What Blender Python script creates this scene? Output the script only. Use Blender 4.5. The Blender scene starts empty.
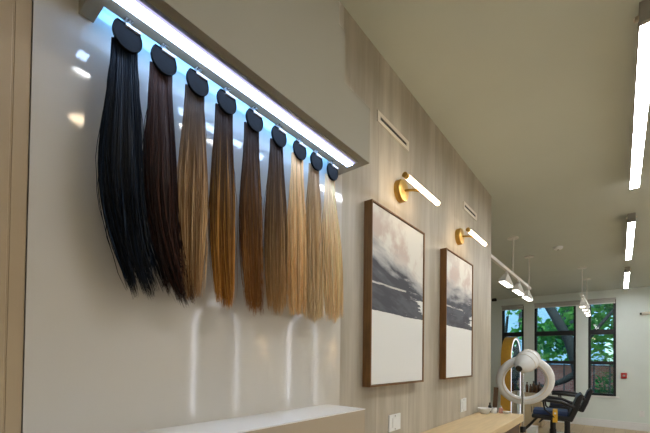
import bpy, bmesh, math, random
from mathutils import Vector, Matrix

S = bpy.context.scene
COL = S.collection
PI = math.pi
random.seed(7)

# ------------------------------------------------------------------ helpers
def lin(c):
    return tuple(((x / 255) / 12.92 if x / 255 <= .04045 else ((x / 255 + .055) / 1.055) ** 2.4) for x in c)

def rgba(c):
    return (*lin(c), 1.0)

class MB:
    """collects shapes, links them as one mesh object"""
    def __init__(s):
        s.bm = bmesh.new()

    def box(s, x0, x1, y0, y1, z0, z1, mi=0):
        v = [s.bm.verts.new(p) for p in ((x0, y0, z0), (x1, y0, z0), (x1, y1, z0), (x0, y1, z0),
                                         (x0, y0, z1), (x1, y0, z1), (x1, y1, z1), (x0, y1, z1))]
        for f in ((3, 2, 1, 0), (4, 5, 6, 7), (0, 1, 5, 4), (1, 2, 6, 5), (2, 3, 7, 6), (3, 0, 4, 7)):
            s.bm.faces.new([v[i] for i in f]).material_index = mi
        return s

    def frustum(s, c0, sx0, sy0, c1, sx1, sy1):
        v = []
        for c, sx, sy in ((c0, sx0, sy0), (c1, sx1, sy1)):
            for a, b in ((-1, -1), (1, -1), (1, 1), (-1, 1)):
                v.append(s.bm.verts.new((c[0] + a * sx / 2, c[1] + b * sy / 2, c[2])))
        fs = [[3, 2, 1, 0], [4, 5, 6, 7]] + [[i, (i + 1) % 4, 4 + (i + 1) % 4, 4 + i] for i in range(4)]
        for f in fs:
            s.bm.faces.new([v[i] for i in f])
        return s

    def tube(s, pts, r, n=10, closed=False):
        pts = [Vector(p) for p in pts]
        rs = r if isinstance(r, (list, tuple)) else [r] * len(pts)
        rings = []
        N = len(pts)
        ref = None
        for i, p in enumerate(pts):
            if closed:
                t = pts[(i + 1) % N] - pts[i - 1]
            else:
                t = pts[min(i + 1, N - 1)] - pts[max(i - 1, 0)]
            t.normalize()
            if ref is None:
                ref = Vector((0, 0, 1)) if abs(t.z) < .9 else Vector((1, 0, 0))
            a = (ref - t * ref.dot(t)).normalized()
            ref = a
            b = t.cross(a)
            rings.append([s.bm.verts.new(p + (a * math.cos(k * 2 * PI / n) + b * math.sin(k * 2 * PI / n)) * rs[i]) for k in range(n)])
        M = N if closed else N - 1
        for i in range(M):
            A, B = rings[i], rings[(i + 1) % N]
            for k in range(n):
                s.bm.faces.new((A[k], A[(k + 1) % n], B[(k + 1) % n], B[k]))
        if not closed:
            s.bm.faces.new(rings[0][::-1])
            s.bm.faces.new(rings[-1])
        return s

    def lathe(s, prof, n=24, origin=(0, 0, 0), axis=(0, 0, 1)):
        """prof: (radius, height) pairs from bottom to top"""
        o = Vector(origin); ax = Vector(axis).normalized()
        ref = Vector((0, 0, 1)) if abs(ax.z) < .9 else Vector((1, 0, 0))
        a = ax.cross(ref).normalized(); b = ax.cross(a)
        rings = []
        for r, h in prof:
            rings.append([s.bm.verts.new(o + ax * h + (a * math.cos(k * 2 * PI / n) + b * math.sin(k * 2 * PI / n)) * max(r, 1e-4)) for k in range(n)])
        for A, B in zip(rings[:-1], rings[1:]):
            for k in range(n):
                s.bm.faces.new((A[k], A[(k + 1) % n], B[(k + 1) % n], B[k]))
        s.bm.faces.new(rings[0][::-1]); s.bm.faces.new(rings[-1])
        return s

    def prism(s, outline, lo, hi, axis='x'):
        """closed 2-D outline extruded along an axis"""
        def P(u, v, w):
            return (w, u, v) if axis == 'x' else ((u, w, v) if axis == 'y' else (u, v, w))
        A = [s.bm.verts.new(P(u, v, lo)) for u, v in outline]
        B = [s.bm.verts.new(P(u, v, hi)) for u, v in outline]
        n = len(A)
        s.bm.faces.new(A[::-1]); s.bm.faces.new(B)
        for i in range(n):
            s.bm.faces.new((A[i], A[(i + 1) % n], B[(i + 1) % n], B[i]))
        return s

    def xform(s, m):
        bmesh.ops.transform(s.bm, matrix=m, verts=s.bm.verts)
        return s

    def build(s, name, mat, parent=None, smooth=False, bevel=0, seg=2, loc=None, subd=0):
        bmesh.ops.recalc_face_normals(s.bm, faces=s.bm.faces)
        me = bpy.data.meshes.new(name)
        s.bm.to_mesh(me); s.bm.free()
        o = bpy.data.objects.new(name, me); COL.objects.link(o)
        for m in (mat if isinstance(mat, (list, tuple)) else [mat]):
            me.materials.append(m)
        if parent: o.parent = parent
        if loc: o.location = loc
        if smooth:
            me.polygons.foreach_set('use_smooth', [True] * len(me.polygons))
            if hasattr(me, 'set_sharp_from_angle'): me.set_sharp_from_angle(angle=math.radians(40))
        if bevel:
            b = o.modifiers.new('bevel', 'BEVEL'); b.width = bevel; b.segments = seg; b.limit_method = 'ANGLE'
        if subd:
            b = o.modifiers.new('subd', 'SUBSURF'); b.levels = subd; b.render_levels = subd
        return o

def empty(name, loc=(0, 0, 0), rz=0.0):
    o = bpy.data.objects.new(name, None); COL.objects.link(o)
    o.location = loc; o.rotation_euler = (0, 0, rz); o.empty_display_size = .05
    return o

def tag(o, label, cat, group=None):
    o['label'] = label; o['category'] = cat
    if group: o['group'] = group
    return o

def struct(o):
    o['kind'] = 'structure'; return o

def copy_tree(o, parent=None):
    c = o.copy(); COL.objects.link(c)
    if parent: c.parent = parent
    for ch in list(o.children): copy_tree(ch, c)
    return c

# ------------------------------------------------------------------ materials
class NT:
    def __init__(s, name):
        s.m = bpy.data.materials.new(name); s.m.use_nodes = True
        s.t = s.m.node_tree; s.t.nodes.clear()
        s.out = s.t.nodes.new('ShaderNodeOutputMaterial')
    def n(s, typ, ins=None, **kw):
        nd = s.t.nodes.new(typ)
        for k, v in kw.items(): setattr(nd, k, v)
        for k, v in (ins or {}).items():
            if isinstance(v, bpy.types.NodeSocket): s.t.links.new(v, nd.inputs[k])
            else: nd.inputs[k].default_value = v
        return nd
    def math(s, op, a, b=0.0, c=None, clamp=False):
        nd = s.n('ShaderNodeMath', {0: a, 1: b}, operation=op); nd.use_clamp = clamp
        if c is not None:
            if isinstance(c, bpy.types.NodeSocket): s.t.links.new(c, nd.inputs[2])
            else: nd.inputs[2].default_value = c
        return nd.outputs[0]
    def mix(s, f, a, b):
        nd = s.n('ShaderNodeMix', data_type='RGBA')
        for i, v in ((0, f), (6, a), (7, b)):
            if isinstance(v, bpy.types.NodeSocket): s.t.links.new(v, nd.inputs[i])
            else: nd.inputs[i].default_value = v
        return nd.outputs[2]
    def ramp(s, f, lo, hi):
        nd = s.n('ShaderNodeMapRange', {0: f, 1: lo, 2: hi, 3: 0., 4: 1.}, interpolation_type='SMOOTHSTEP'); return nd.outputs[0]
    def obj(s, scale=(1, 1, 1)):
        tc = s.n('ShaderNodeTexCoord')
        mp = s.n('ShaderNodeMapping', {0: tc.outputs['Object'], 3: scale})
        return mp.outputs[0]
    def noise(s, vec, scale=5., detail=3., rough=.5):
        return s.n('ShaderNodeTexNoise', {'Vector': vec, 'Scale': scale, 'Detail': detail, 'Roughness': rough}).outputs['Fac']
    def surf(s, sock):
        s.t.links.new(sock, s.out.inputs[0]); return s.m

def mat(name, c, rough=.5, metal=0., var=.06, scale=12., bump=0., spec=.5, coat=0., sx=(1, 1, 1), c2=None, emit=0.):
    t = NT(name)
    v = t.obj(sx)
    f = t.noise(v, scale, 4.)
    base = lin(c)
    a = tuple(x * (1 - var) for x in base) + (1,)
    b = (tuple(min(1, x * (1 + var)) for x in base) + (1,)) if c2 is None else rgba(c2)
    colr = t.mix(t.ramp(f, .3, .7), a, b)
    p = t.n('ShaderNodeBsdfPrincipled', {'Base Color': colr, 'Roughness': rough, 'Metallic': metal,
                                         'Specular IOR Level': spec, 'Coat Weight': coat, 'Coat Roughness': .05})
    if emit:
        t.t.links.new(colr, p.inputs['Emission Color']); p.inputs['Emission Strength'].default_value = emit
    if bump:
        bn = t.n('ShaderNodeBump', {'Strength': bump, 'Distance': .004, 'Height': f})
        t.t.links.new(bn.outputs[0], p.inputs['Normal'])
    return t.surf(p.outputs[0])

def glow(name, c, strength):
    t = NT(name)
    e = t.n('ShaderNodeEmission', {0: rgba(c), 1: strength})
    return t.surf(e.outputs[0])

def wallpaper_mat():
    t = NT('woodgrain_wallpaper')
    tc = t.n('ShaderNodeTexCoord').outputs['Object']
    sep = t.n('ShaderNodeSeparateXYZ', {0: tc})
    y, z = sep.outputs[1], sep.outputs[2]
    pan = t.math('FLOOR', t.math('DIVIDE', t.math('SUBTRACT', y, .115), .335))
    tone = t.n('ShaderNodeTexWhiteNoise', {'W': pan}, noise_dimensions='1D').outputs[0]
    off = t.n('ShaderNodeCombineXYZ', {0: t.math('MULTIPLY', pan, 3.7), 1: y, 2: t.math('MULTIPLY', z, .16)})
    f1 = t.noise(off.outputs[0], 9., 4., .55)
    off2 = t.n('ShaderNodeCombineXYZ', {0: pan, 1: y, 2: t.math('MULTIPLY', z, .03)})
    f2 = t.noise(off2.outputs[0], 46., 3., .6)
    c = t.mix(t.ramp(f1, .3, .7), rgba((168, 160, 144)), rgba((200, 193, 178)))
    c = t.mix(t.math('MULTIPLY', t.ramp(f2, .35, .75), .28), c, rgba((158, 148, 132)))
    c = t.mix(t.math('MULTIPLY', tone, .34), c, rgba((136, 126, 109)))
    fr = t.math('FRACT', t.math('DIVIDE', t.math('SUBTRACT', y, .115), .335))
    seam = t.math('LESS_THAN', fr, .010)
    c = t.mix(t.math('MULTIPLY', seam, .4), c, rgba((110, 98, 84)))
    bn = t.n('ShaderNodeBump', {'Strength': .12, 'Distance': .002, 'Height': f2})
    p = t.n('ShaderNodeBsdfPrincipled', {'Base Color': c, 'Roughness': .48, 'Specular IOR Level': .4, 'Normal': bn.outputs[0]})
    return t.surf(p.outputs[0])

def painting_mat(name, seed, w, h, slope, edge):
    t = NT(name)
    tc = t.n('ShaderNodeTexCoord').outputs['Object']
    sep = t.n('ShaderNodeSeparateXYZ', {0: tc})
    u = t.math('DIVIDE', sep.outputs[1], w); v = t.math('DIVIDE', sep.outputs[2], h)
    # brush strokes run down to the right
    d = t.math('ADD', v, t.math('MULTIPLY', u, slope))
    vec = t.n('ShaderNodeCombineXYZ', {0: t.math('MULTIPLY', u, 1.6), 1: t.math('MULTIPLY', d, 9.), 2: seed}).outputs[0]
    n1 = t.noise(vec, 1.6, 5., .6)
    vec2 = t.n('ShaderNodeCombineXYZ', {0: t.math('MULTIPLY', u, 2.), 1: t.math('MULTIPLY', v, 2.5), 2: seed + 4.}).outputs[0]
    n2 = t.noise(vec2, 1.5, 4., .6)
    vec3 = t.n('ShaderNodeCombineXYZ', {0: t.math('MULTIPLY', u, 2.5), 1: t.math('MULTIPLY', v, 40.), 2: seed}).outputs[0]
    n3 = t.noise(vec3, 1.5, 3., .6)
    cream, white = rgba((230, 229, 222)), rgba((230, 232, 230))
    pink, slate, navy, mist = rgba((196, 166, 156)), rgba((92, 95, 104)), rgba((70, 73, 82)), rgba((160, 162, 168))
    c = t.mix(t.ramp(n2, .45, .6), cream, rgba((212, 206, 200)))
    # pink veil above the dark strokes
    pm = t.math('MULTIPLY', t.ramp(d, edge + .03, edge + .1), t.math('SUBTRACT', 1., t.ramp(d, edge + .14, edge + .24)))
    c = t.mix(t.math('MULTIPLY', t.math('MULTIPLY', pm, t.ramp(n2, .44, .6)), .38), c, pink)
    # misty grey transition and dark band
    dd = t.math('ADD', d, t.math('MULTIPLY', t.math('SUBTRACT', n1, .5), .3))
    c = t.mix(t.math('MULTIPLY', t.math('SUBTRACT', 1., t.ramp(dd, edge - .04, edge + .07)), .8), c, mist)
    dk = t.math('SUBTRACT', 1., t.ramp(dd, edge - .1, edge - .02))
    c = t.mix(t.math('MULTIPLY', dk, .95), c, t.mix(t.ramp(n1, .4, .62), navy, slate))
    # pale gaps brushed into the dark
    gap = t.math('MULTIPLY', t.ramp(n3, .6, .68), t.ramp(n2, .5, .62))
    c = t.mix(t.math('MULTIPLY', gap, .75), c, rgba((198, 196, 196)))
    st = t.math('ABSOLUTE', t.math('SUBTRACT', t.math('ADD', v, t.math('MULTIPLY', n1, .02)), .575))
    sm = t.math('MULTIPLY', t.math('LESS_THAN', st, .0055), t.math('MULTIPLY', t.math('LESS_THAN', u, .62), t.ramp(n3, .36, .46)))
    c = t.mix(t.math('MULTIPLY', sm, .85), c, rgba((214, 212, 208)))
    # white lower half with a nearly straight edge
    ve = t.math('ADD', v, t.math('MULTIPLY', t.math('SUBTRACT', n2, .5), .02))
    low = t.math('LESS_THAN', ve, .412)
    rag = t.math('MULTIPLY', t.math('GREATER_THAN', t.math('ADD', u, t.math('MULTIPLY', t.math('SUBTRACT', n3, .5), .55)), .93),
                 t.math('LESS_THAN', t.math('ABSOLUTE', t.math('SUBTRACT', v, .49)), .045))
    c = t.mix(t.math('MAXIMUM', low, rag), c, white)
    p = t.n('ShaderNodeBsdfPrincipled', {'Base Color': c, 'Roughness': .7, 'Specular IOR Level': .25})
    return t.surf(p.outputs[0])

def glass_mat(name, tint, k):
    t = NT(name)
    tr = t.n('ShaderNodeBsdfTransparent', {0: rgba(tint)})
    gl = t.n('ShaderNodeBsdfGlossy', {0: (1, 1, 1, 1), 'Roughness': .02})
    fr = t.n('ShaderNodeFresnel', {0: 1.45})
    f = t.math('MULTIPLY', fr.outputs[0], k)
    return t.surf(t.n('ShaderNodeMixShader', {0: f, 1: tr.outputs[0], 2: gl.outputs[0]}).outputs[0])

def brick_mat():
    t = NT('red_brick')
    v = t.obj((1, 1, 1))
    sw = t.n('ShaderNodeSeparateXYZ', {0: v})
    vv = t.n('ShaderNodeCombineXYZ', {0: sw.outputs[0], 1: sw.outputs[2], 2: 0.}).outputs[0]
    b = t.n('ShaderNodeTexBrick', {'Vector': vv, 'Color1': rgba((226, 130, 112)), 'Color2': rgba((204, 104, 90)), 'Mortar': rgba((190, 170, 155)), 'Scale': 4., 'Mortar Size': .02})
    p = t.n('ShaderNodeBsdfPrincipled', {'Base Color': b.outputs[0], 'Roughness': .85})
    return t.surf(p.outputs[0])

def leaf_mat(name, a, b):
    t = NT(name)
    f = t.noise(t.obj(), 1.7, 4., .6)
    g = t.n('ShaderNodeObjectInfo')
    c = t.mix(t.ramp(f, .35, .65), rgba(a), rgba(b))
    d = t.n('ShaderNodeBsdfDiffuse', {0: c}); tl = t.n('ShaderNodeBsdfTranslucent', {0: c})
    return t.surf(t.n('ShaderNodeMixShader', {0: .45, 1: d.outputs[0], 2: tl.outputs[0]}).outputs[0])

def hair_mat():
    t = NT('hair_strands')
    c = t.n('ShaderNodeVertexColor', layer_name='dye').outputs[0]
    p = t.n('ShaderNodeBsdfPrincipled', {'Base Color': c, 'Roughness': .5, 'Specular IOR Level': .14})
    return t.surf(p.outputs[0])

def floor_mat():
    t = NT('plank_floor')
    v = t.obj()
    sw = t.n('ShaderNodeSeparateXYZ', {0: v})
    vv = t.n('ShaderNodeCombineXYZ', {0: sw.outputs[1], 1: sw.outputs[0], 2: 0.}).outputs[0]
    b = t.n('ShaderNodeTexBrick', {'Vector': vv, 'Color1': rgba((206, 184, 148)), 'Color2': rgba((190, 166, 130)), 'Mortar': rgba((150, 128, 98)),
                                   'Scale': 1., 'Mortar Size': .003, 'Brick Width': 1.2, 'Row Height': .16})
    f = t.noise(t.obj((9, 1, 1)), 4., 4.)
    c = t.mix(t.math('MULTIPLY', f, .3), b.outputs[0], rgba((170, 146, 112)))
    p = t.n('ShaderNodeBsdfPrincipled', {'Base Color': c, 'Roughness': .4})
    return t.surf(p.outputs[0])

M_ceiling = mat('ceiling_paint', (199, 206, 198), .9, var=.015, scale=2.)
M_wall = mat('cream_paint', (228, 223, 206), .8, var=.015, scale=3.)
M_far = mat('pale_green_white_paint', (221, 231, 228), .8, var=.015, scale=3.)  # far wall: cool daylight from the windows is mixed into the paint colour
M_soffit = mat('beige_soffit_paint', (152, 147, 131), .6, var=.015, scale=3.)
M_side = mat('tan_lacquer', (178, 158, 128), .5, var=.02, scale=3.)
M_gloss = mat('gloss_white_panel', (204, 199, 190), .06, var=.02, scale=2., spec=.4)
M_paper = wallpaper_mat()
M_floor = floor_mat()
M_white_gloss = mat('gloss_white_laminate', (240, 238, 234), .12, var=.01, scale=2., spec=.5)
M_front = mat('gloss_beige_laminate', (182, 169, 150), .06, var=.02, scale=2., spec=.6)
M_white = mat('white_plastic', (228, 231, 232), .4, var=.01)
M_whitem = mat('white_enamel', (224, 222, 215), .35, var=.01)
M_grey = mat('grey_plastic', (150, 148, 142), .5, var=.02)
M_slot = mat('vent_dark', (38, 36, 33), .7)
M_vent = mat('vent_white', (222, 214, 200), .5, var=.01)
M_brass = mat('brushed_brass', (206, 168, 92), .32, 1., var=.08, scale=40.)
M_gold = mat('gold_frame', (226, 178, 78), .4, .5, var=.05, scale=20.)
M_walnut = mat('walnut_frame', (118, 82, 42), .5, var=.2, scale=14., sx=(6, 6, .6), bump=.1)
M_counter = mat('maple_laminate', (206, 182, 140), .45, var=.06, scale=7., sx=(8, .7, 8))
M_darkwood = mat('dark_walnut_panel', (84, 62, 42), .5, var=.2, scale=8., sx=(6, .8, 6))
M_black = mat('black_plastic', (22, 22, 25), .4, var=.05)
M_pad = mat('black_felt_pad', (13, 15, 17), .9, var=.1, scale=90., bump=.1, spec=.12)
M_leather = mat('black_leather', (20, 21, 24), .45, var=.1, scale=60., bump=.15)
M_blue = mat('blue_leather', (38, 60, 104), .45, var=.08, scale=50., bump=.1)
M_navy = mat('navy_leather', (34, 44, 66), .4, var=.08, scale=50., bump=.1)
M_chrome = mat('chrome', (214, 216, 220), .15, 1., var=.02)
M_steel = mat('satin_steel', (190, 190, 188), .3, 1., var=.03)
M_frame = mat('black_window_metal', (26, 28, 32), .45, var=.05)
M_mirror = mat('mirror_silver', (230, 235, 235), .02, 1., var=.0)
M_blind = mat('grey_roller_fabric', (176, 176, 172), .8, var=.03, scale=60.)
M_red = mat('red_alarm', (176, 36, 28), .4, var=.03)
M_yellow = mat('yellow_webbing', (226, 176, 48), .6, var=.05, scale=40.)
M_amber = mat('amber_bottle', (74, 46, 22), .2, var=.1)
M_cab = mat('pale_oak_cabinet', (190, 172, 140), .5, var=.06, scale=6., sx=(6, 6, .7))
M_clear = glass_mat('clear_glass', (236, 240, 238), 2.2)
M_pane = glass_mat('window_glass', (190, 216, 222), 1.6)  # teal tint carries the haze of reflections on the panes
M_pinkg = mat('pink_liquid', (206, 150, 136), .2, var=.03)
M_brick = brick_mat()
M_bark = mat('bark', (58, 50, 46), .9, var=.3, scale=10., sx=(4, 4, .6), bump=.5)
M_leaf1 = leaf_mat('leaves_bright', (96, 168, 74), (168, 214, 120))
M_leaf2 = leaf_mat('leaves_dark', (40, 92, 56), (98, 156, 84))
M_asphalt = mat('asphalt', (120, 122, 122), .9, var=.1, scale=30.)
M_iron = mat('wrought_iron', (36, 38, 42), .5, var=.05)
M_house = mat('pale_blue_siding', (170, 188, 208), .8, var=.03, sx=(.2, .2, 12), scale=3.)
M_hair = hair_mat()

E_ceil = glow('tube_light_white', (250, 251, 252), 30.)
E_led = glow('led_cool_white', (180, 210, 255), 18.)
E_lip = glow('led_edge_line', (206, 200, 255), .55)  # glow standing in for the bar's light reflected on its lip
E_cove = glow('led_cove_blue', (108, 178, 255), 20.)
E_warm = glow('sconce_warm', (255, 224, 182), 7.)
E_track = glow('track_white', (255, 248, 236), 6.)
E_arch = glow('mirror_edge_led', (235, 240, 255), 6.0)
E_arch2 = glow('mirror_edge_led_dim', (240, 244, 255), .8)
E_down = glow('downlight_warm', (255, 228, 190), 22.)
E_wallwash = glow('wall_sconce_warm', (255, 210, 150), 60.)

# ------------------------------------------------------------------ room shell
CH = 2.79
WE = 3.384          # where the wallpapered wall ends
FAR = 9.3
struct(MB().box(-3.2, 4.2, -3.2, FAR + .25, -.12, 0).build('floor', M_floor))
struct(MB().box(-3.2, 4.2, -3.2, FAR + .25, CH, CH + .12).build('ceiling', M_ceiling))
struct(MB().box(-.16, 0, 1.172, WE, 0, CH).build('wall_left', M_paper))
struct(MB().box(-.16, -.012, -3, 1.172, 0, CH).build('wall_left_base', M_soffit))
struct(MB().box(-.012, .0, .169, 1.172, 0, CH).build('wall_left_gloss_panel', M_gloss))
lp = MB().box(-.012, -.003, .143, .1675, 0, CH).box(-.012, -.003, -.6, .140, 0, CH).box(-.012, -.0045, .1395, .1435, 0, CH)
struct(lp.build('wall_left_side_panel', M_side, bevel=.001))
struct(MB().box(-3.2, -3.0, -3.2, FAR, 0, CH).build('wall_recess', M_wall))
struct(MB().box(-3.0, -.16, -3.2, -3.0, 0, CH).box(-.16, 4.2, -3.2, -3.0, 0, CH).build('wall_back', M_wall))
struct(MB().box(4.0, 4.2, -3.0, FAR, 0, CH).build('wall_right', M_wall))

WIN = [(-1.30, -.83), (-.62, .16), (.37, .825)]
WZ0, WZ1 = .63, 2.60
wf = MB()
xs = [-3.0] + [x for w in WIN for x in w] + [4.0]
for a, b in zip(xs[0::2], xs[1::2]):
    wf.box(a, b, FAR, FAR + .22, 0, CH)
for a, b in WIN:
    wf.box(a, b, FAR, FAR + .22, 0, WZ0).box(a, b, FAR, FAR + .22, WZ1, CH)
struct(wf.build('wall_far', M_far))
struct(MB().box(-3.0, 4.0, FAR - .018, FAR, 0, .15).box(-3.0, 4.0, FAR - .024, FAR, 0, .11).build('baseboard_far', M_white, bevel=.003))
struct(MB().box(0, .015, 1.2, WE, 0, .1).build('baseboard_left', M_white, bevel=.003))

for i, (a, b) in enumerate(WIN):
    r = struct(empty('window_%d' % (i + 1), ((a + b) / 2, FAR + .1, WZ0)))
    ox, oy, oz = r.location
    hw, H = (b - a) / 2, WZ1 - WZ0
    f = MB()
    t = .045
    f.box(-hw, -hw + t, -.05, .04, 0, H).box(hw - t, hw, -.05, .04, 0, H)
    f.box(-hw + t, hw - t, -.05, .04, 0, t).box(-hw + t, hw - t, -.05, .04, H - t, H)
    f.box(-hw + t, hw - t, -.06, .04, 1.94 - WZ0 - .05, 1.94 - WZ0 + .05)
    f.box(-hw + t, hw - t, -.04, .03, 1.30 - WZ0 - .035, 1.30 - WZ0 + .035)
    f.build('window_frame', M_frame, r, bevel=.004)
    for z0, z1 in ((t, 1.30 - WZ0 - .035), (1.30 - WZ0 + .035, 1.94 - WZ0 - .05), (1.94 - WZ0 + .05, H - t)):
        MB().box(-hw + t, hw - t, -.005, .001, z0, z1).build('pane', M_pane, r)
    struct(MB().box(a - .05, b + .05, FAR - .04, FAR + .05, WZ0 - .03, WZ0).build('trim_%d' % (i + 1), M_white, bevel=.004))
# roller blinds rolled up at the window heads
for i, (a, b) in enumerate([(-1.30, -.83), (-.62, .825)]):
    r = tag(empty('roller_blind', ((a + b) / 2, FAR, WZ1)), ('rolled up grey blind over the narrow leftmost window', 'long rolled up grey blind across the two right windows')[i], 'blind')
    hw = (b - a) / 2
    MB().tube([(-hw, -.02, .008), (hw, -.02, .008)], .014, 12).build('roller_tube', M_blind, r, smooth=True)
    MB().box(-hw + .01, hw - .01, -.012, -.008, -.075, .0).build('fabric', M_blind, r)
    MB().box(-hw + .01, hw - .01, -.018, -.003, -.09, -.075).build('bottom_bar', M_white, r)

# ------------------------------------------------------------------ soffit over the display
sz = 2.057
so = MB()
D = .168
so.box(.059, D, .243, 1.115, sz, 2.26)            # front band
so.box(0, .059, .243, .271, sz, 2.26)              # left return
so.box(0, .059, 1.076, 1.115, sz, 2.26)            # right return
so.box(0, .059, .271, 1.076, 2.20, 2.26)           # lid of the slot
so.box(0, D, .243, .955, 2.26, 2.435)
so.box(0, D, .243, .921, 2.435, CH)
struct(so.build('trim_4', M_soffit))

led = tag(empty('led_light_bar', (.115, .66, sz)), 'long bright cool white strip light under the beige soffit', 'strip light')
MB().box(-.021, .027, -.39, .418, -.004, 0).build('housing', M_steel, led)
MB().box(-.018, .007, -.386, .414, -.007, -.0035).build('diffuser', E_led, led)
MB().box(.013, .0175, -.386, .414, -.006, -.0035).build('edge_line', E_lip, led)
cove = tag(empty('cove_light_strip', (.055, .67, 2.13)), 'blue white light strip hidden in the slot behind the hair holders', 'strip light')
MB().box(-.002, .004, -.39, .39, -.012, .012).build('housing', M_steel, cove)
MB().box(-.004, -.002, -.39, .39, -.009, .009).build('diffuser', E_cove, cove)

# ------------------------------------------------------------------ hair swatches
def lerp3(a, b, t):
    return tuple(x + (y - x) * t for x, y in zip(a, b))

def hair_mesh(name, seed, L, w0, w1, root, mid, tip, hl, hlp, sweep, parent, off=0.0, taper=.7):
    rnd = random.Random(seed)
    verts, faces, cols = [], [], []
    T = 15
    rootc, midc, tipc, hlc = lin(root), lin(mid), lin(tip), lin(hl)
    locks = [(-1 + 2 * (i + .5) / 11 + rnd.uniform(-.06, .06), rnd.uniform(-1, 1), rnd.uniform(.6, 1.5), rnd.uniform(-.035, .02), rnd.random()) for i in range(11)]
    for k in range(700):
        q = rnd.uniform(-1, 1)
        li = min(range(11), key=lambda i: abs(locks[i][0] - q - rnd.uniform(-.15, .15)))
        lk = locks[li]
        depth = rnd.gauss(0, .55) * math.sqrt(max(.05, 1 - q * q * .8))
        depth = max(-1.2, min(1.2, depth))
        Ls = L * (1.02 - min(.3, abs(rnd.gauss(0, .065))) - .03 * abs(q) + lk[3] * .8)
        fly = rnd.random() < .05
        wav = rnd.uniform(0, 6.28)
        br = 1 + rnd.gauss(0, .16) + (lk[4] - .5) * .2
        br = max(.5, min(1.6, br))
        ishl = rnd.random() < hlp * (1.6 * lk[4] + .2)
        hstart = rnd.uniform(.12, .45)
        r0 = rnd.uniform(.0006, .0009)
        base = len(verts)
        for i in range(T + 1):
            t = i / T
            e = t * t * (3 - 2 * t)
            ew = min(1, t * 1.7); ew = ew * ew * (3 - 2 * ew)
            y = q * (w0 + (w1 - w0) * ew) / 2
            # locks gather towards their own middles near the ends
            g = max(0, (t - .5) / .5) ** 1.6
            y += (lk[0] * w1 / 2 * taper - y) * g * .75
            y += sweep * lk[2] * max(0, (t - .45) / .55) ** 2.4 + off * e
            y += .0012 * math.sin(wav + t * 7) + (rnd.gauss(0, .0012) if fly else 0) + (q * .012 * t if fly else 0)
            x = depth * (.004 + .014 * ew) * (1 - .3 * t) + lk[1] * .005 * t + .0012 * math.sin(wav * 2 + t * 5)
            z = -Ls * t
            r = r0 * (1 if t < .8 else 1 - .75 * (t - .8) / .2)
            if t < .5: c = lerp3(rootc, midc, min(1, max(0, (t - .05) / .4)))
            else: c = lerp3(midc, tipc, (t - .5) / .5)
            if ishl: c = lerp3(c, hlc, .75 * min(1, max(0, (t - hstart) / .25)))
            c = tuple(min(1, v * br) for v in c)
            for a in range(3):
                an = a * 2.0944 + wav
                verts.append((x + r * math.cos(an), y + r * math.sin(an), z)); cols.append((*c, 1))
            if i:
                b = base + 3 * (i - 1)
                for a in range(3):
                    faces.append((b + a, b + (a + 1) % 3, b + 3 + (a + 1) % 3, b + 3 + a))
    # dense inner body
    N = 18
    for i in range(T + 1):
        t = i / T
        ew = min(1, t * 1.7); ew = ew * ew * (3 - 2 * ew)
        hw = (w0 + (w1 - w0) * ew) / 2 * .9 * (1 - .35 * max(0, (t - .6) / .4))
        hx = (.0035 + .0115 * ew) * (1 - .75 * max(0, (t - .5) / .5))
        cy = sweep * max(0, (t - .5) / .5) ** 2.2 * .9 + off * t * t * (3 - 2 * t)
        if t < .5: c = lerp3(rootc, midc, min(1, max(0, (t - .05) / .4)))
        else: c = lerp3(midc, tipc, (t - .5) / .5)
        for a in range(N):
            an = a * 2 * PI / N
            verts.append((hx * math.cos(an) * (1 + .2 * math.sin(5 * an)), cy + hw * math.sin(an), -L * .88 * t)); cols.append((*[v * .8 for v in c], 1))
        if i:
            b = len(verts) - 2 * N
            for a in range(N):
                faces.append((b + a, b + (a + 1) % N, b + N + (a + 1) % N, b + N + a))
    me = bpy.data.meshes.new(name); me.from_pydata(verts, [], faces)
    at = me.color_attributes.new('dye', 'FLOAT_COLOR', 'POINT')
    at.data.foreach_set('color', [c for v in cols for c in v])
    me.polygons.foreach_set('use_smooth', [True] * len(me.polygons))
    me.materials.append(M_hair)
    o = bpy.data.objects.new(name, me); COL.objects.link(o); o.parent = parent
    return o

HAIR = [  # y, width, root, mid, tip, highlight, share, sweep, drift, taper, label
    (.312, .086, (20, 30, 42), (11, 14, 19), (8, 9, 11), (30, 46, 66), .35, .048, -.004, .8, 'blue black hair piece at the left end of the row'),
    (.391, .078, (66, 44, 38), (44, 26, 20), (28, 16, 12), (96, 58, 42), .3, .056, .004, .62, 'very dark brown hair piece beside the blue black one'),
    (.476, .076, (74, 64, 58), (148, 114, 78), (134, 92, 50), (216, 182, 134), .45, .004, -.004, .5, 'ash brown hair piece with blonde streaks beside the dark brown one'),
    (.561, .073, (54, 42, 38), (100, 70, 40), (172, 112, 44), (212, 156, 80), .4, .012, .002, .66, 'dark rooted hair piece fading to golden copper ends'),
    (.655, .076, (44, 34, 31), (96, 64, 36), (142, 90, 40), (166, 118, 66), .3, .018, .002, .72, 'chestnut hair piece in the middle of the row, warm brown ends'),
    (.751, .084, (56, 44, 38), (112, 84, 58), (188, 146, 94), (206, 168, 116), .35, .008, .004, .9, 'smoky brown hair piece lightening to beige, right of the chestnut one'),
    (.843, .080, (240, 206, 158), (238, 196, 138), (226, 178, 116), (255, 222, 172), .3, .006, .006, .9, 'honey blonde hair piece without a dark root'),
    (.927, .078, (158, 132, 102), (200, 164, 114), (232, 200, 150), (244, 222, 180), .45, .004, .008, .85, 'streaky light brown and blonde hair piece second from the right end'),
    (1.016, .1, (255, 228, 190), (255, 220, 168), (255, 212, 156), (255, 234, 196), .3, .004, .026, .88, 'pale platinum blonde hair piece at the right end of the row'),
]
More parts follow.
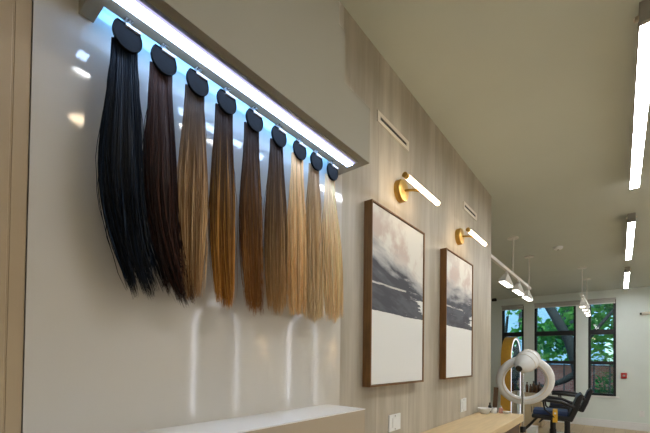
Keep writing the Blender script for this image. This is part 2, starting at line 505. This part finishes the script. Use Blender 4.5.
for i, (y, w, root, mid, tip, hl, hp, sw, dr, tp, lab) in enumerate(HAIR):
    r = tag(empty('hair_extension', (.072, y, 2.016)), lab, 'hair extension', 'row of hair colour swatches')
    # round felt pad with a flat cut top, leaning out a little
    R = .0295
    out = []
    for k in range(40):
        a = 2 * PI * k / 40
        out.append((R * math.sin(a), min(.022, R * 1.05 * math.cos(a))))
    MB().prism(out, -.003, .003).build('holder_pad', M_pad, r, bevel=.0012)
    ring = [(.0036, u * .97, v * .97) for u, v in out]
    MB().tube(ring, .0016, 6, closed=True).build('pad_rim', M_pad, r, smooth=True)
    MB().box(.002, .0075, -.006, .026, .0165, .0235).build('clamp_bar', M_grey, r, bevel=.001)
    MB().tube([(.004, .008, .022), (.004, .006, .030), (-.002, .004, .036), (-.012, .004, .0405)], .0022, 8).box(-.016, .002, -.003, .012, .0385, .041).build('hook', M_chrome, r, smooth=True)
    L = .527 + .006 * math.sin(i * 2.1)
    h = hair_mesh('hair', 100 + i, L, .05, w, root, mid, tip, hl, hp, sw, r, dr, tp)
    h.location = (-.010, 0, -.014)

# ------------------------------------------------------------------ paintings, picture lights, vents, switches
def painting(y0, w, z0, h, seed, slope, edge, lab):
    r = tag(empty('framed_painting', (0, y0, z0)), lab, 'painting', 'pair of framed abstract paintings')
    d = .042; t = .007
    f = MB().box(0, d, 0, t, 0, h).box(0, d, w - t, w, 0, h).box(0, d, t, w - t, 0, t).box(0, d, t, w - t, h - t, h)
    f.build('frame', M_walnut, r, bevel=.001)
    MB().box(.004, d - .006, t + .003, w - t - .003, t + .003, h - t - .003).build('canvas', painting_mat('abstract_paint_%d' % seed, float(seed), w, h, slope, edge), r)
painting(1.338, .552, 1.213, .826, 3, .13, .76, 'larger looking walnut framed abstract nearest the hair display, grey strokes over white')
painting(2.215, .53, 1.213, .826, 11, -.02, .70, 'walnut framed abstract nearest the end of the wall, misty grey band over white')

def picture_light(y, lab):
    r = tag(empty('picture_light', (0, y, 2.2)), lab, 'wall light', 'brass picture lights')
    MB().lathe([(.056, 0), (.056, .024), (.052, .029), (.030, .031), (.012, .033)], 32, axis=(1, 0, 0)).build('wall_plate', M_brass, r, smooth=True)
    MB().tube([(.02, 0, 0), (.07, .012, -.006), (.118, .03, -.02)], .0065, 10).build('arm', M_brass, r, smooth=True)
    MB().tube([(.13, -.195, -.03), (.13, -.17, -.03)], .0125, 16).build('end_cap', M_brass, r, smooth=True)
    MB().tube([(.13, -.17, -.03), (.13, .19, -.03)], .0118, 16).build('lamp_tube', E_warm, r, smooth=True)
    MB().tube([(.118, .03, -.03), (.118, .03, -.004)], .007, 10).build('swivel_collar', M_brass, r, smooth=True)
picture_light(1.662, 'glowing brass tube light above the painting nearest the hair display')
picture_light(2.535, 'glowing brass tube light above the painting at the end of the wall')

for y0, y1, z0, z1, lab in ((1.438, 1.759, 2.451, 2.504, 'white slot air vent nearest the hair display, high on the striped wall'),
                            (2.637, 2.944, 2.437, 2.492, 'white slot air vent high near the far end of the striped wall')):
    w, h = y1 - y0, z1 - z0
    r = tag(empty('air_vent', (0, y0, z0)), lab, 'vent', 'linear wall vents')
    a, b = h * .33, h * .66
    MB().box(0, .006, 0, w, 0, a).box(0, .006, 0, w, b, h).box(0, .006, 0, .024, a, b).box(0, .006, w - .024, w, a, b).build('frame', M_vent, r, bevel=.001)
    MB().box(0, .002, .024, w - .024, a, b).build('slot', M_slot, r)

def wall_plate(x, y, z, w, h, lab, name='wall_outlet', cat='outlet', face='x'):
    r = tag(empty(name, (x, y, z)), lab, cat)
    def B(mb, u0, u1, v0, v1, d0, d1):
        return mb.box(d0, d1, u0, u1, v0, v1) if face == 'x' else mb.box(u0, u1, -d1, -d0, v0, v1)
    B(MB(), -w / 2, w / 2, 0, h, 0, .006).build('plate', M_white, r, bevel=.0015)
    B(MB(), -w * .24, w * .24, h * .2, h * .8, .006, .009).build('rocker', M_white, r, bevel=.001)
    for k in (.1, .9):
        B(MB(), -.003, .003, h * k - .003, h * k + .003, .006, .0075).build('screw', M_grey, r)
wall_plate(0, 1.632, .978, .118, .082, 'square white switch plate on striped wall below the painting nearest the hair display', 'wall_switch', 'switch')
wall_plate(0, 2.664, .962, .12, .094, 'white switch plate on striped wall near the end of the wooden counter', 'wall_switch', 'switch')

# ------------------------------------------------------------------ counters
r = tag(empty('display_counter', (.09, .6, 0)), 'glossy white display unit below the hanging hair, flat bright top', 'counter')
MB().box(-.088, .088, -.9, .489, 1.157, 1.16).build('top', M_white_gloss, r)
MB().box(-.088, .0875, -.9, .4885, 0, 1.157).build('body', M_front, r, bevel=.002)
r = tag(empty('wood_counter', (.15, 2.1, 0)), 'narrow pale wooden counter along the striped wall under the paintings', 'counter')
MB().box(-.148, .155, -.97, 1.04, .868, .92).build('worktop', M_counter, r, bevel=.002)
MB().box(-.130, .13, -.95, 1.02, .0, .868).build('base_panel', M_darkwood, r)
MB().box(.13, .136, -.95, 1.02, .84, .868).build('edge_rail', M_darkwood, r)

# small things on the far end of the wooden counter
cz = .92
r = tag(empty('white_bowl', (.07, 2.95, cz)), 'small white bowl on the wooden counter against the wall', 'bowl')
MB().lathe([(.022, 0), (.03, .006), (.045, .03), (.050, .045), (.046, .045), (.041, .03), (.026, .01), (.0, .009)], 20).build('bowl', M_white, r, smooth=True)
r = tag(empty('candle_jar', (.115, 3.04, cz)), 'short white jar at the end of the wooden counter', 'jar')
MB().lathe([(.02, 0), (.022, .004), (.022, .036), (.02, .04)], 18).build('jar', M_white, r, smooth=True)
MB().lathe([(.0225, .04), (.0225, .048), (.01, .05)], 18).build('lid', M_chrome, r, smooth=True)
r = tag(empty('serum_bottle', (.075, 3.08, cz)), 'small black bottle beside the brown card on wooden counter', 'bottle')
MB().lathe([(.012, 0), (.013, .004), (.013, .05), (.006, .058)], 14).build('body', M_black, r, smooth=True)
MB().lathe([(.006, .058), (.006, .075), (.003, .077)], 12).build('cap', M_black, r, smooth=True)
r = tag(empty('perfume_bottle', (.155, 3.085, cz)), 'small pink glass bottle at the end of the wooden counter', 'bottle')
MB().box(-.014, .014, -.01, .01, 0, .04).build('body', M_pinkg, r, bevel=.003)
MB().lathe([(.006, .04), (.006, .056), (.003, .058)], 12).build('cap', M_chrome, r, smooth=True)
r = tag(empty('tissue_dish', (.2, 3.07, cz)), 'tiny white dish near the outer corner of the wooden counter end', 'dish')
MB().lathe([(.014, 0), (.02, .006), (.03, .02), (.028, .02), (.018, .008), (0, .006)], 18).build('dish', M_white, r, smooth=True)
r = tag(empty('card_stand', (.105, 3.105, cz)), 'small dark brown upright card stand at the end of the wooden counter', 'sign holder')
MB().box(-.022, .022, -.012, .012, 0, .008).build('foot', M_darkwood, r)
m = MB().box(-.018, .016, -.004, .004, .006, .2)
m.xform(Matrix.Rotation(math.radians(3), 4, 'Y')).build('board', M_darkwood, r, bevel=.001)

# ------------------------------------------------------------------ ceiling lights
CL_LAB = ['bright linear ceiling light at the upper right, nearest and largest', 'middle linear ceiling light of the row at right', 'farthest linear ceiling light of the row, nearest the windows',
          'linear ceiling light overhead behind the picture, mirrored in the glossy panel',
          'farther aisle linear ceiling light beside the opposite wall, nearer the camera', 'farther aisle linear ceiling light beside the opposite wall, nearer the windows',
          'farther aisle linear ceiling light beside the opposite wall, behind the camera']  # farther aisle row is added out of view, only to brighten the room
for (y0, y1), lab in zip(((1.92, 3.72), (4.62, 6.3), (7.2, 8.75), (.545, 1.32), (1.9, 4.0), (4.6, 6.7), (-2.4, -.3)), CL_LAB):
    r = tag(empty('ceiling_light', (1.12 if y0 == .545 else (2.95 if lab.startswith('far') and 'aisle' in lab else .972), (y0 + y1) / 2, CH)), lab, 'ceiling light', 'row of linear ceiling lights')
    h = (y1 - y0) / 2
    MB().box(-.03, .03, -h - .02, h, -.076, 0).box(-.03, -.0275, -h - .02, h, -.085, -.076).box(.0275, .03, -h - .02, h, -.085, -.076).build('housing', M_grey, r)
    MB().box(-.03, .03, -h - .022, -h + .004, -.085, 0).build('end_cap', M_grey, r, bevel=.003)
    MB().box(-.0275, .0275, -h + .004, h - .002, -.084, -.0755).build('diffuser', E_ceil, r)
    for sx in (-1, 1):
        MB().lathe([(.012, 0), (.012, .012), (.004, .016)], 12, origin=(sx * .03, -h + .03, -.03), axis=(sx, 0, 0)).build('bracket', M_vent, r, smooth=True)

r = tag(empty('downlight', (1.69, .73, CH)), 'round warm downlight in the ceiling, mirrored as a spot on the glossy panel', 'downlight')
MB().lathe([(.05, -.004), (.062, -.004), (.062, 0), (.05, 0)], 28).build('trim_ring', M_white, r, smooth=True)
MB().lathe([(.0, -.006), (.05, -.006), (.05, -.001), (0, -.001)], 28).build('lens', E_down, r)

r = tag(empty('smoke_detector', (.272, 5.42, CH)), 'small round white smoke detector on the ceiling', 'smoke detector')
MB().lathe([(.03, -.035), (.045, -.028), (.055, -.01), (.055, 0)], 24).build('body', M_white, r, smooth=True)
MB().lathe([(.012, -.04), (.014, -.035)], 12).build('sensor', M_grey, r)

# ------------------------------------------------------------------ track lights
def track(x, y0, y1, stems, heads, hs, lab):
    zr = 2.335
    r = tag(empty('track_light', (x, (y0 + y1) / 2, zr)), lab, 'track light')
    ym = (y0 + y1) / 2
    MB().box(-.016, .016, y0 - ym, y1 - ym, 0, .034).build('rail', M_whitem, r, bevel=.002)
    for ys in stems:
        st = MB().tube([(0, ys - ym, .034), (0, ys - ym, CH - zr - .012)], .006, 8).build('stem', M_whitem, r, smooth=True)
        MB().lathe([(.06, CH - zr - .012), (.062, CH - zr)], 20, origin=(0, ys - ym, 0)).build('canopy', M_whitem, st, smooth=True)
    for yh in heads:
        hd = MB().tube([(0, yh - ym, 0), (0, yh - ym, -.05)], .012, 10).box(-.02, .02, yh - ym - .03, yh - ym + .03, -.055, -.03).build('lamp_mount', M_whitem, r, smooth=True)
        MB().frustum((0, yh - ym, -.15), .1 * hs[0], .36 * hs[1], (0, yh - ym, -.045), .045, .09 * hs[1]).build('shade', M_whitem, hd, bevel=.006)
        MB().box(-.034 * hs[0], .034 * hs[0], yh - ym - .172 * hs[1], yh - ym + .172 * hs[1], -.156, -.149).build('lens', E_track, hd)
track(-.1, 3.5, 5.76, (4.70, 5.68), (4.38, 5.0, 5.58), (.8, 1.1), 'white track light with three lamps beyond the end of the striped wall')
track(.43, 6.7, 8.4, (6.85, 7.86), (6.9, 7.35, 7.8, 8.25), (.8, .3), 'white track light seen end on before the windows')

# ------------------------------------------------------------------ far wall fittings
r = tag(empty('fire_alarm', (.947, FAR, 1.0)), 'small red fire alarm box on the cream wall right of the windows', 'alarm')
MB().box(-.045, .045, -.035, 0, 0, .11).build('body', M_red, r, bevel=.006)
MB().box(-.02, .02, -.042, -.035, .035, .075).build('sounder', M_grey, r, bevel=.003)
r = tag(empty('security_camera', (1.27, FAR, 2.24)), 'small pale grey fixture with dark end high on cream wall at right', 'camera')
MB().box(-.03, .03, -.02, 0, .0, .06).build('wall_bracket', M_vent, r, bevel=.003)
MB().tube([(.1, -.05, .03), (-.06, -.05, .025)], .026, 14).build('housing', M_vent, r, smooth=True)
MB().tube([(-.06, -.05, .025), (-.085, -.05, .024)], .02, 14).build('lens', M_black, r, smooth=True)
r = tag(empty('ceiling_camera', (-1.42, 9.12, CH)), 'small black device on the ceiling beside the end of the striped wall', 'camera')
MB().lathe([(.03, -.02), (.045, -.012), (.045, 0)], 18).build('mount', M_black, r, smooth=True)
MB().tube([(-.05, 0, -.035), (.05, 0, -.04)], .028, 14).build('body', M_black, r, smooth=True)
wall_plate(1.215, FAR, .27, .075, .115, 'white power outlet low on the cream wall above the baseboard', face='y')

# ------------------------------------------------------------------ salon steamer
r = tag(empty('hair_steamer', (.09, 4.27, 0)), 'white ring shaped hair steamer with egg shaped head on a pole', 'hair dryer')
for k in range(5):
    a = 2 * PI * k / 5 + .3
    lg = MB().tube([(0, 0, .07), (.27 * math.cos(a), .27 * math.sin(a), .06)], [.022, .014], 10).build('base_leg', M_whitem, r, smooth=True)
    MB().lathe([(.024, -.012), (.028, -.006), (.028, .006), (.024, .012)], 14, origin=(.27 * math.cos(a), .27 * math.sin(a), .028), axis=(-math.sin(a), math.cos(a), 0)).tube([(.27 * math.cos(a), .27 * math.sin(a), .028), (.27 * math.cos(a), .27 * math.sin(a), .06)], .006, 8).build('caster', M_black, lg, smooth=True)
MB().tube([(0, 0, .06), (0, 0, .6)], .02, 14).build('lower_pole', M_chrome, r, smooth=True)
MB().tube([(0, 0, .6), (0, 0, 1.27)], .013, 14).build('upper_pole', M_chrome, r, smooth=True)
MB().lathe([(.026, .58), (.028, .585), (.028, .63), (.022, .64)], 16).build('height_collar', M_black, r, smooth=True)
# ring: broad rounded band, facing the room
vdir = Vector((.76, -4.27, .12)).normalized()
side = Vector((.774, .633, 0))
nrm = (vdir * .93 + side * .12 + Vector((0, 0, -.32))).normalized()
ua = Vector((0, 0, 1)).cross(nrm).normalized(); ub = nrm.cross(ua)
c0 = Vector((.012, .015, 1.125))
ringm = MB()
NR, NS = 64, 14
rings = []
for i in range(NR):
    a = 2 * PI * i / NR
    e = ua * math.cos(a) + ub * math.sin(a)
    row = []
    for k in range(NS):
        b = 2 * PI * k / NS
        row.append(ringm.bm.verts.new(c0 + e * (.232 + .044 * math.cos(b)) + nrm * (.034 * math.sin(b))))
    rings.append(row)
for i in range(NR):
    A, B = rings[i], rings[(i + 1) % NR]
    for k in range(NS):
        ringm.bm.faces.new((A[k], A[(k + 1) % NS], B[(k + 1) % NS], B[k]))
rg = ringm.build('ring', M_white, r, smooth=True)
MB().tube([c0 + (ua * math.cos(2 * PI * i / 48) + ub * math.sin(2 * PI * i / 48)) * .212 + nrm * .031 for i in range(48)], .006, 8, closed=True).build('heater_groove', M_vent, rg, smooth=True)
# head: egg with its dark sensor end low at the left
hc = Vector((.046, -.07, 1.325))
ax = (side * -.55 + Vector((0, 0, -.52)) + vdir * .5).normalized()
prof = []
for i in range(15):
    a = PI * i / 14
    z = -math.cos(a)
    prof.append((.108 * math.sin(a) * (1 + .16 * z * -1), z * .155))
hd = MB().lathe(prof, 28, origin=hc, axis=ax).build('head', M_white, r, smooth=True)
MB().lathe([(.034, .128), (.034, .15), (.03, .158)], 16, origin=hc, axis=ax).build('sensor_window', M_black, hd, smooth=True)
for q in (-.03, .03, -.085):
    rr = .108 * math.sqrt(1 - (q / .155) ** 2) * (1 - .16 * q / .155) + .0005
    pa = ax.cross(Vector((0, 0, 1))).normalized(); pb = ax.cross(pa)
    MB().tube([hc + ax * q + (pa * math.cos(2 * PI * i / 40) + pb * math.sin(2 * PI * i / 40)) * rr for i in range(40)], .0025, 6, closed=True).build('seam', M_vent, hd, smooth=True)
MB().tube([(0, 0, 1.25), (.01, -.02, 1.3), hc], .03, 14).build('neck', M_white, r, smooth=True)

# ------------------------------------------------------------------ styling mirror, cabinet and bottles
r = tag(empty('styling_mirror', (-.80, 7.95, 0)), 'tall arched mirror in a deep gold frame before the leftmost window', 'mirror')
def arch(w, z0, z1, n=18):
    rad = w
    p = [(-w, z0), (w, z0)]
    for i in range(n + 1):
        a = PI * i / n
        p.append((w * math.cos(a), z1 - rad + rad * math.sin(a)))
    return p
o_, i_ = arch(.45, 0, 1.80), arch(.435, .015, 1.785)
f = MB()
for s in (-.075, .075): pass
A = [[f.bm.verts.new((x, u, v)) for u, v in o] for x in (-.09, .09) for o in (o_, i_)]
n = len(o_)
for k in range(n):
    j = (k + 1) % n
    f.bm.faces.new((A[0][k], A[0][j], A[2][j], A[2][k])); f.bm.faces.new((A[1][k], A[3][k], A[3][j], A[1][j]))
    f.bm.faces.new((A[0][k], A[1][k], A[1][j], A[0][j])); f.bm.faces.new((A[2][k], A[2][j], A[3][j], A[3][k]))
f.build('frame', M_gold, r, bevel=.004)
MB().prism(i_, -.02, .086).build('mirror_glass', M_mirror, r)
li, lo = arch(.395, .015, 1.745), arch(.42, .015, 1.77)
f = MB()
A = [[f.bm.verts.new((x, u, v)) for u, v in o] for x in (.086, .089) for o in (lo, li)]
n = len(li)
for k in range(1, n):
    j = (k + 1) % n
    f.bm.faces.new((A[0][k], A[0][j], A[2][j], A[2][k])); f.bm.faces.new((A[1][k], A[3][k], A[3][j], A[1][j]))
    f.bm.faces.new((A[0][k], A[1][k], A[1][j], A[0][j])); f.bm.faces.new((A[2][k], A[2][j], A[3][j], A[3][k]))
f.build('lit_outline', E_arch2, r)
MB().box(-.16, .16, -.47, .47, 0, .03).build('foot_plate', M_gold, r, bevel=.003)

r = tag(empty('storage_cabinet', (-.46, 8.4, 0)), 'pale oak cabinet behind the white ring steamer carrying dark bottles', 'cabinet')
MB().box(-.15, .15, -.18, .18, .02, .66).build('body', M_cab, r, bevel=.003)
MB().box(-.16, .16, -.19, .19, .66, .685).build('top', M_cab, r, bevel=.003)
for sx in (-1, 1):
    d = MB().box(min(0, sx * .146) + (.002 if sx > 0 else 0), max(0, sx * .146) - (.002 if sx < 0 else 0), -.192, -.18, .05, .64).build('door', M_cab, r, bevel=.002)
    MB().tube([(sx * .02, -.2, .3), (sx * .02, -.2, .42)], .005, 8).build('handle', M_black, d, smooth=True)
for i, (bx, by, hh) in enumerate(((-.12, -.10, .21), (-.055, -.12, .17), (-.01, -.06, .23), (.045, -.12, .19), (.09, -.07, .22), (.13, -.13, .15))):
    b = tag(empty('product_bottle', (-.46 + bx, 8.4 + by, .685)), 'dark amber bottle standing on the pale oak cabinet behind the steamer', 'bottle', 'bottles on the oak cabinet')
    MB().lathe([(.024, 0), (.027, .006), (.027, hh * .7), (.012, hh * .82), (.012, hh * .86)], 16).build('body', M_amber, b, smooth=True)
    MB().lathe([(.014, hh * .86), (.014, hh), (.008, hh + .002)], 14).build('cap', M_black, b, smooth=True)
r = tag(empty('storage_box', (-.36, 7.55, 0)), 'small white lidded box on the floor behind the counter end', 'box')
MB().box(-.08, .08, -.1, .1, 0, .11).build('body', M_white, r, bevel=.006)
MB().box(-.084, .084, -.104, .104, .11, .135).build('lid', M_white, r, bevel=.005)

# ------------------------------------------------------------------ salon chairs
def salon_chair(loc, rz, cushion, lab, strap=False):
    r = tag(empty('salon_chair', loc, rz), lab, 'chair', 'black salon chairs in a row')
    MB().lathe([(.29, 0), (.29, .012), (.27, .024), (.06, .04)], 36).build('base_plate', M_chrome, r, smooth=True)
    MB().lathe([(.045, .04), (.045, .3), (.036, .31), (.036, .47)], 18).build('column', M_black, r, smooth=True)
    MB().box(-.15, .15, -.13, .13, .45, .475).build('seat_plate', M_black, r)
    st = MB().box(-.27, .22, -.235, .235, .475, .535).build('seat', M_leather, r, bevel=.025, seg=3)
    MB().box(-.255, .19, -.2, .2, .53, .60).build('cushion', cushion, st, bevel=.022, seg=3)
    # backrest leans away (front of chair looks along -x)
    ol = [(.17, .47), (.235, .46), (.30, .62), (.355, .80), (.365, .86), (.335, .87), (.29, .82), (.225, .64)]
    MB().prism([(u, v) for u, v in ol], -.235, .235, 'y').build('backrest', M_leather, r, bevel=.02, seg=3)
    for s in (-1, 1):
        a = MB().tube([(.26, s * .262, .68), (.1, s * .265, .745), (-.1, s * .265, .76), (-.22, s * .262, .75)], [.02, .026, .026, .02], 12).build('armrest', M_leather, r, smooth=True)
        MB().tube([(-.12, s * .265, .745), (-.10, s * .255, .62), (.02, s * .24, .51)], .012, 10).build('arm_support', M_black, a, smooth=True)
    for s in (-1, 1):
        MB().tube([(-.2, s * .12, .47), (-.3, s * .12, .34), (-.43, s * .12, .2)], .012, 8).build('footrest_arm', M_black, r, smooth=True)
    MB().tube([(-.43, -.17, .2), (-.43, .17, .2)], .016, 10).build('footrest', M_chrome, r, smooth=True)
    return r
salon_chair((.10, 6.42, .0), math.radians(6), M_blue, 'black salon chair with blue seat, nearest the wooden counter')
salon_chair((.155, 7.75, .0), math.radians(4), M_navy, 'second black salon chair, behind the blue seated one')
sb = MB()
sb.box(-.03, .03, -.2465, -.243, .44, .615).box(-.03, .03, -.2465, -.02, .6115, .616)
r = empty('strap', (.13, 6.42, 0), math.radians(6))
sb.build('webbing', M_yellow, r)
MB().box(-.012, .012, -.25, -.2465, .56, .585).build('tag', M_white, r)
tag(r, 'yellow strap lying over the side of the blue salon chair seat', 'strap')

# ------------------------------------------------------------------ opposite wall (seen mirrored in the gloss panel)
AL = ['arched mirror with glowing outline on the opposite wall, nearer the camera', 'arched mirror with glowing outline on the opposite wall, farther from the camera']
for y, lab in zip((3.27, 5.24), AL):
    r = tag(empty('arched_mirror', (4.0, y, .42)), lab, 'mirror', 'lit arched mirrors')
    MB().prism(arch(.36, 0.0, 1.725), -.03, -.0).build('mirror_glass', M_mirror, r)
    o_, i_ = arch(.394, 0, 1.76), arch(.366, .001, 1.732)
    f = MB()
    A = [[f.bm.verts.new((x, u, v)) for u, v in o] for x in (-.035, 0) for o in (o_, i_)]
    n = len(o_)
    for k in range(n):
        j = (k + 1) % n
        if k == 0: pass
        f.bm.faces.new((A[0][k], A[0][j], A[2][j], A[2][k])); f.bm.faces.new((A[1][k], A[3][k], A[3][j], A[1][j]))
        f.bm.faces.new((A[0][k], A[1][k], A[1][j], A[0][j])); f.bm.faces.new((A[2][k], A[2][j], A[3][j], A[3][k]))
    f.build('lit_outline', E_arch, r)
for y, lab in zip((4.2, 6.2), ('up and down wall sconce between the two glowing arches', 'up and down wall sconce beyond the farther glowing arch')):
    r = tag(empty('wall_sconce', (4.0, y, 1.46)), lab, 'wall light', 'up and down sconces')
    MB().lathe([(.04, -.06), (.04, .06)], 20, origin=(-.07, 0, 0)).box(-.04, 0, -.02, .02, -.03, .03).build('body', M_grey, r, smooth=True)
    for s in (-1, 1):
        MB().lathe([(.036, 0), (.036, .004)], 20, origin=(-.07, 0, s * .062 - .002)).build('lens', E_wallwash, r)

# ------------------------------------------------------------------ outside the windows
struct(MB().box(-14, 14, FAR + .26, 40, -.5, -.3).build('ground', M_asphalt))
struct(MB().box(-12, 14, 15.4, 15.7, -.3, 1.12).box(-12, 14, 15.35, 15.75, 1.12, 1.2).build('wall_garden', M_brick))
r = tag(empty('iron_fence', (0, 12.2, -.3)), 'black iron fence outside beyond the windows', 'fence')
MB().box(-3.2, 3.2, -.015, .015, 1.50, 1.53).box(-3.2, 3.2, -.015, .015, .3, .34).build('rail', M_iron, r)
for k in range(19):
    x = -3.06 + k * .34
    MB().tube([(x, 0, 0), (x, 0, 1.62)], .016, 6).build('picket', M_iron, r)

def leaves(mb, c, rad, n, rnd, size=.11):
    for _ in range(n):
        while True:
            p = Vector((rnd.uniform(-1, 1), rnd.uniform(-1, 1), rnd.uniform(-1, 1)))
            if p.length < 1: break
        p = Vector(c) + Vector((p.x * rad[0], p.y * rad[1], p.z * rad[2]))
        a = Vector((rnd.gauss(0, 1), rnd.gauss(0, 1), rnd.gauss(0, .6))).normalized()
        b = a.cross(Vector((rnd.gauss(0, 1), rnd.gauss(0, 1), rnd.gauss(0, 1)))).normalized()
        s = size * rnd.uniform(.6, 1.3)
        v = [mb.bm.verts.new(p + a * s), mb.bm.verts.new(p + b * s * .5), mb.bm.verts.new(p - a * s), mb.bm.verts.new(p - b * s * .5)]
        mb.bm.faces.new(v)

def tree(loc, label, paths, clusters, seed, lm, size):
    rnd = random.Random(seed)
    r = tag(empty('tree', loc), label, 'tree', 'trees outside the windows')
    for i, (pts, rr) in enumerate(paths):
        MB().tube(pts, rr, 12).build('trunk' if i == 0 else 'branch', M_bark, r, smooth=True)
    m = MB()
    for c, rad, n in clusters: leaves(m, c, rad, n, rnd, size)
    f = m.build('foliage', lm, r)
    f['kind'] = 'stuff'
tree((.25, 11.5, -.3), 'leaning dark trunked tree outside the middle window',
     [([(.0, 0, 0), (-.12, 0, .9), (-.26, 0, 1.6), (-.42, 0, 2.2), (-.95, 0, 3.3), (-1.5, .2, 4.6)], [.17, .15, .13, .12, .11, .07]),
      ([(-.2, 0, 1.35), (-.5, .05, 1.12), (-.95, .1, .9), (-1.4, .1, 1.0)], [.09, .08, .06, .03]),
      ([(-.3, 0, 1.8), (.2, .1, 2.5), (.7, .2, 3.2)], [.06, .05, .02])],
     [((-.2, 1.2, 4.2), (2.4, 1.0, 1.1), 1500), ((.9, .8, 3.0), (.7, .6, .7), 260), ((-.9, 1.4, 2.3), (.7, .5, .45), 170)], 5, M_leaf2, .11)
tree((.9, 14.2, -.3), 'bushy bright green tree behind the leaning one, right of centre',
     [([(0, 0, 0), (.05, 0, 1.5), (-.1, 0, 3.)], [.1, .08, .05]), ([(.05, 0, 1.5), (.6, .1, 2.6)], [.05, .03])],
     [((0, 0, 2.9), (1.9, .8, 1.5), 2300), ((-1.6, 0, 2.3), (1.0, .6, .7), 420), ((.3, 0, 4.6), (2.2, .8, 1.1), 700)], 8, M_leaf1, .12)
tree((-2.3, 14.0, -.3), 'loose pale green tree at left outside',
     [([(0, 0, 0), (-.05, 0, 1.8), (.1, 0, 3.2)], [.09, .07, .04])],
     [((.3, 0, 4.2), (1.4, .8, 1.0), 500), ((.9, 0, 2.6), (.7, .6, .6), 220)], 12, M_leaf1, .12)
r = tag(empty('house', (-3.4, 22, -.3)), 'pale blue house far outside the leftmost window', 'house')
MB().box(-5, 3.6, 0, 6, 0, 6.5).build('wall', M_house, r)
MB().prism([(-5.3, 6.5), (3.9, 6.5), (-.7, 9.0)], -.3, 6.3, 'y').build('roof', M_grey, r)
for k in range(4):
    MB().box(-3.8 + k * 1.9, -2.9 + k * 1.9, -.03, .02, 3.3, 4.9).build('window', M_frame, r)
r = tag(empty('shrub', (.62, 13.2, -.3)), 'low dark shrub outside the rightmost window', 'shrub')
m = MB(); leaves(m, (0, 0, .75), (.35, .3, .65), 260, random.Random(3), .09)
f = m.build('foliage', M_leaf2, r); f['kind'] = 'stuff'
MB().tube([(0, 0, 0), (.02, 0, .8)], .03, 8).build('stem', M_bark, r)

# ------------------------------------------------------------------ daylight
w = bpy.data.worlds.new('sky'); S.world = w; w.use_nodes = True
nt = w.node_tree; nt.nodes.clear()
sky = nt.nodes.new('ShaderNodeTexSky'); sky.sky_type = 'NISHITA'; sky.sun_disc = False
sky.sun_elevation = math.radians(48); sky.sun_rotation = math.radians(200)
bg = nt.nodes.new('ShaderNodeBackground'); bg.inputs[1].default_value = .33
ow = nt.nodes.new('ShaderNodeOutputWorld')
nt.links.new(sky.outputs[0], bg.inputs[0]); nt.links.new(bg.outputs[0], ow.inputs[0])
sl = bpy.data.lights.new('sun', 'SUN'); sl.energy = 3.5; sl.angle = math.radians(1); sl.color = (1, .95, .86)
so_ = bpy.data.objects.new('sun', sl); COL.objects.link(so_)
so_.rotation_euler = (math.radians(40), math.radians(18), math.radians(15))

# ------------------------------------------------------------------ camera
yaw, pitch, roll = math.radians(39.3), math.radians(.9), math.radians(.7)
fw = Vector((-math.sin(yaw) * math.cos(pitch), math.cos(yaw) * math.cos(pitch), math.sin(pitch)))
rt = Vector((math.cos(yaw), math.sin(yaw), 0)); up = rt.cross(fw)
Rv = rt * math.cos(roll) + up * math.sin(roll); Uv = up * math.cos(roll) - rt * math.sin(roll)
cam = bpy.data.cameras.new('camera'); co = bpy.data.objects.new('camera', cam); COL.objects.link(co)
mw = Matrix.Identity(4)
for i in range(3):
    mw[i][0], mw[i][1], mw[i][2] = Rv[i], Uv[i], -fw[i]
mw[0][3], mw[1][3], mw[2][3] = .88, 0, 1.34
co.matrix_world = mw
cam.sensor_width = 36; cam.lens = 360 / 650 * 36; cam.shift_y = 135.5 / 650
cam.clip_start = .02; cam.clip_end = 200
S.camera = co

S.view_settings.view_transform = 'Standard'; S.view_settings.look = 'None'
S.view_settings.gamma = 1; S.view_settings.use_curve_mapping = False
S.view_settings.exposure = 1.0
S.cycles.use_denoising = True
S.cycles.max_bounces = 8
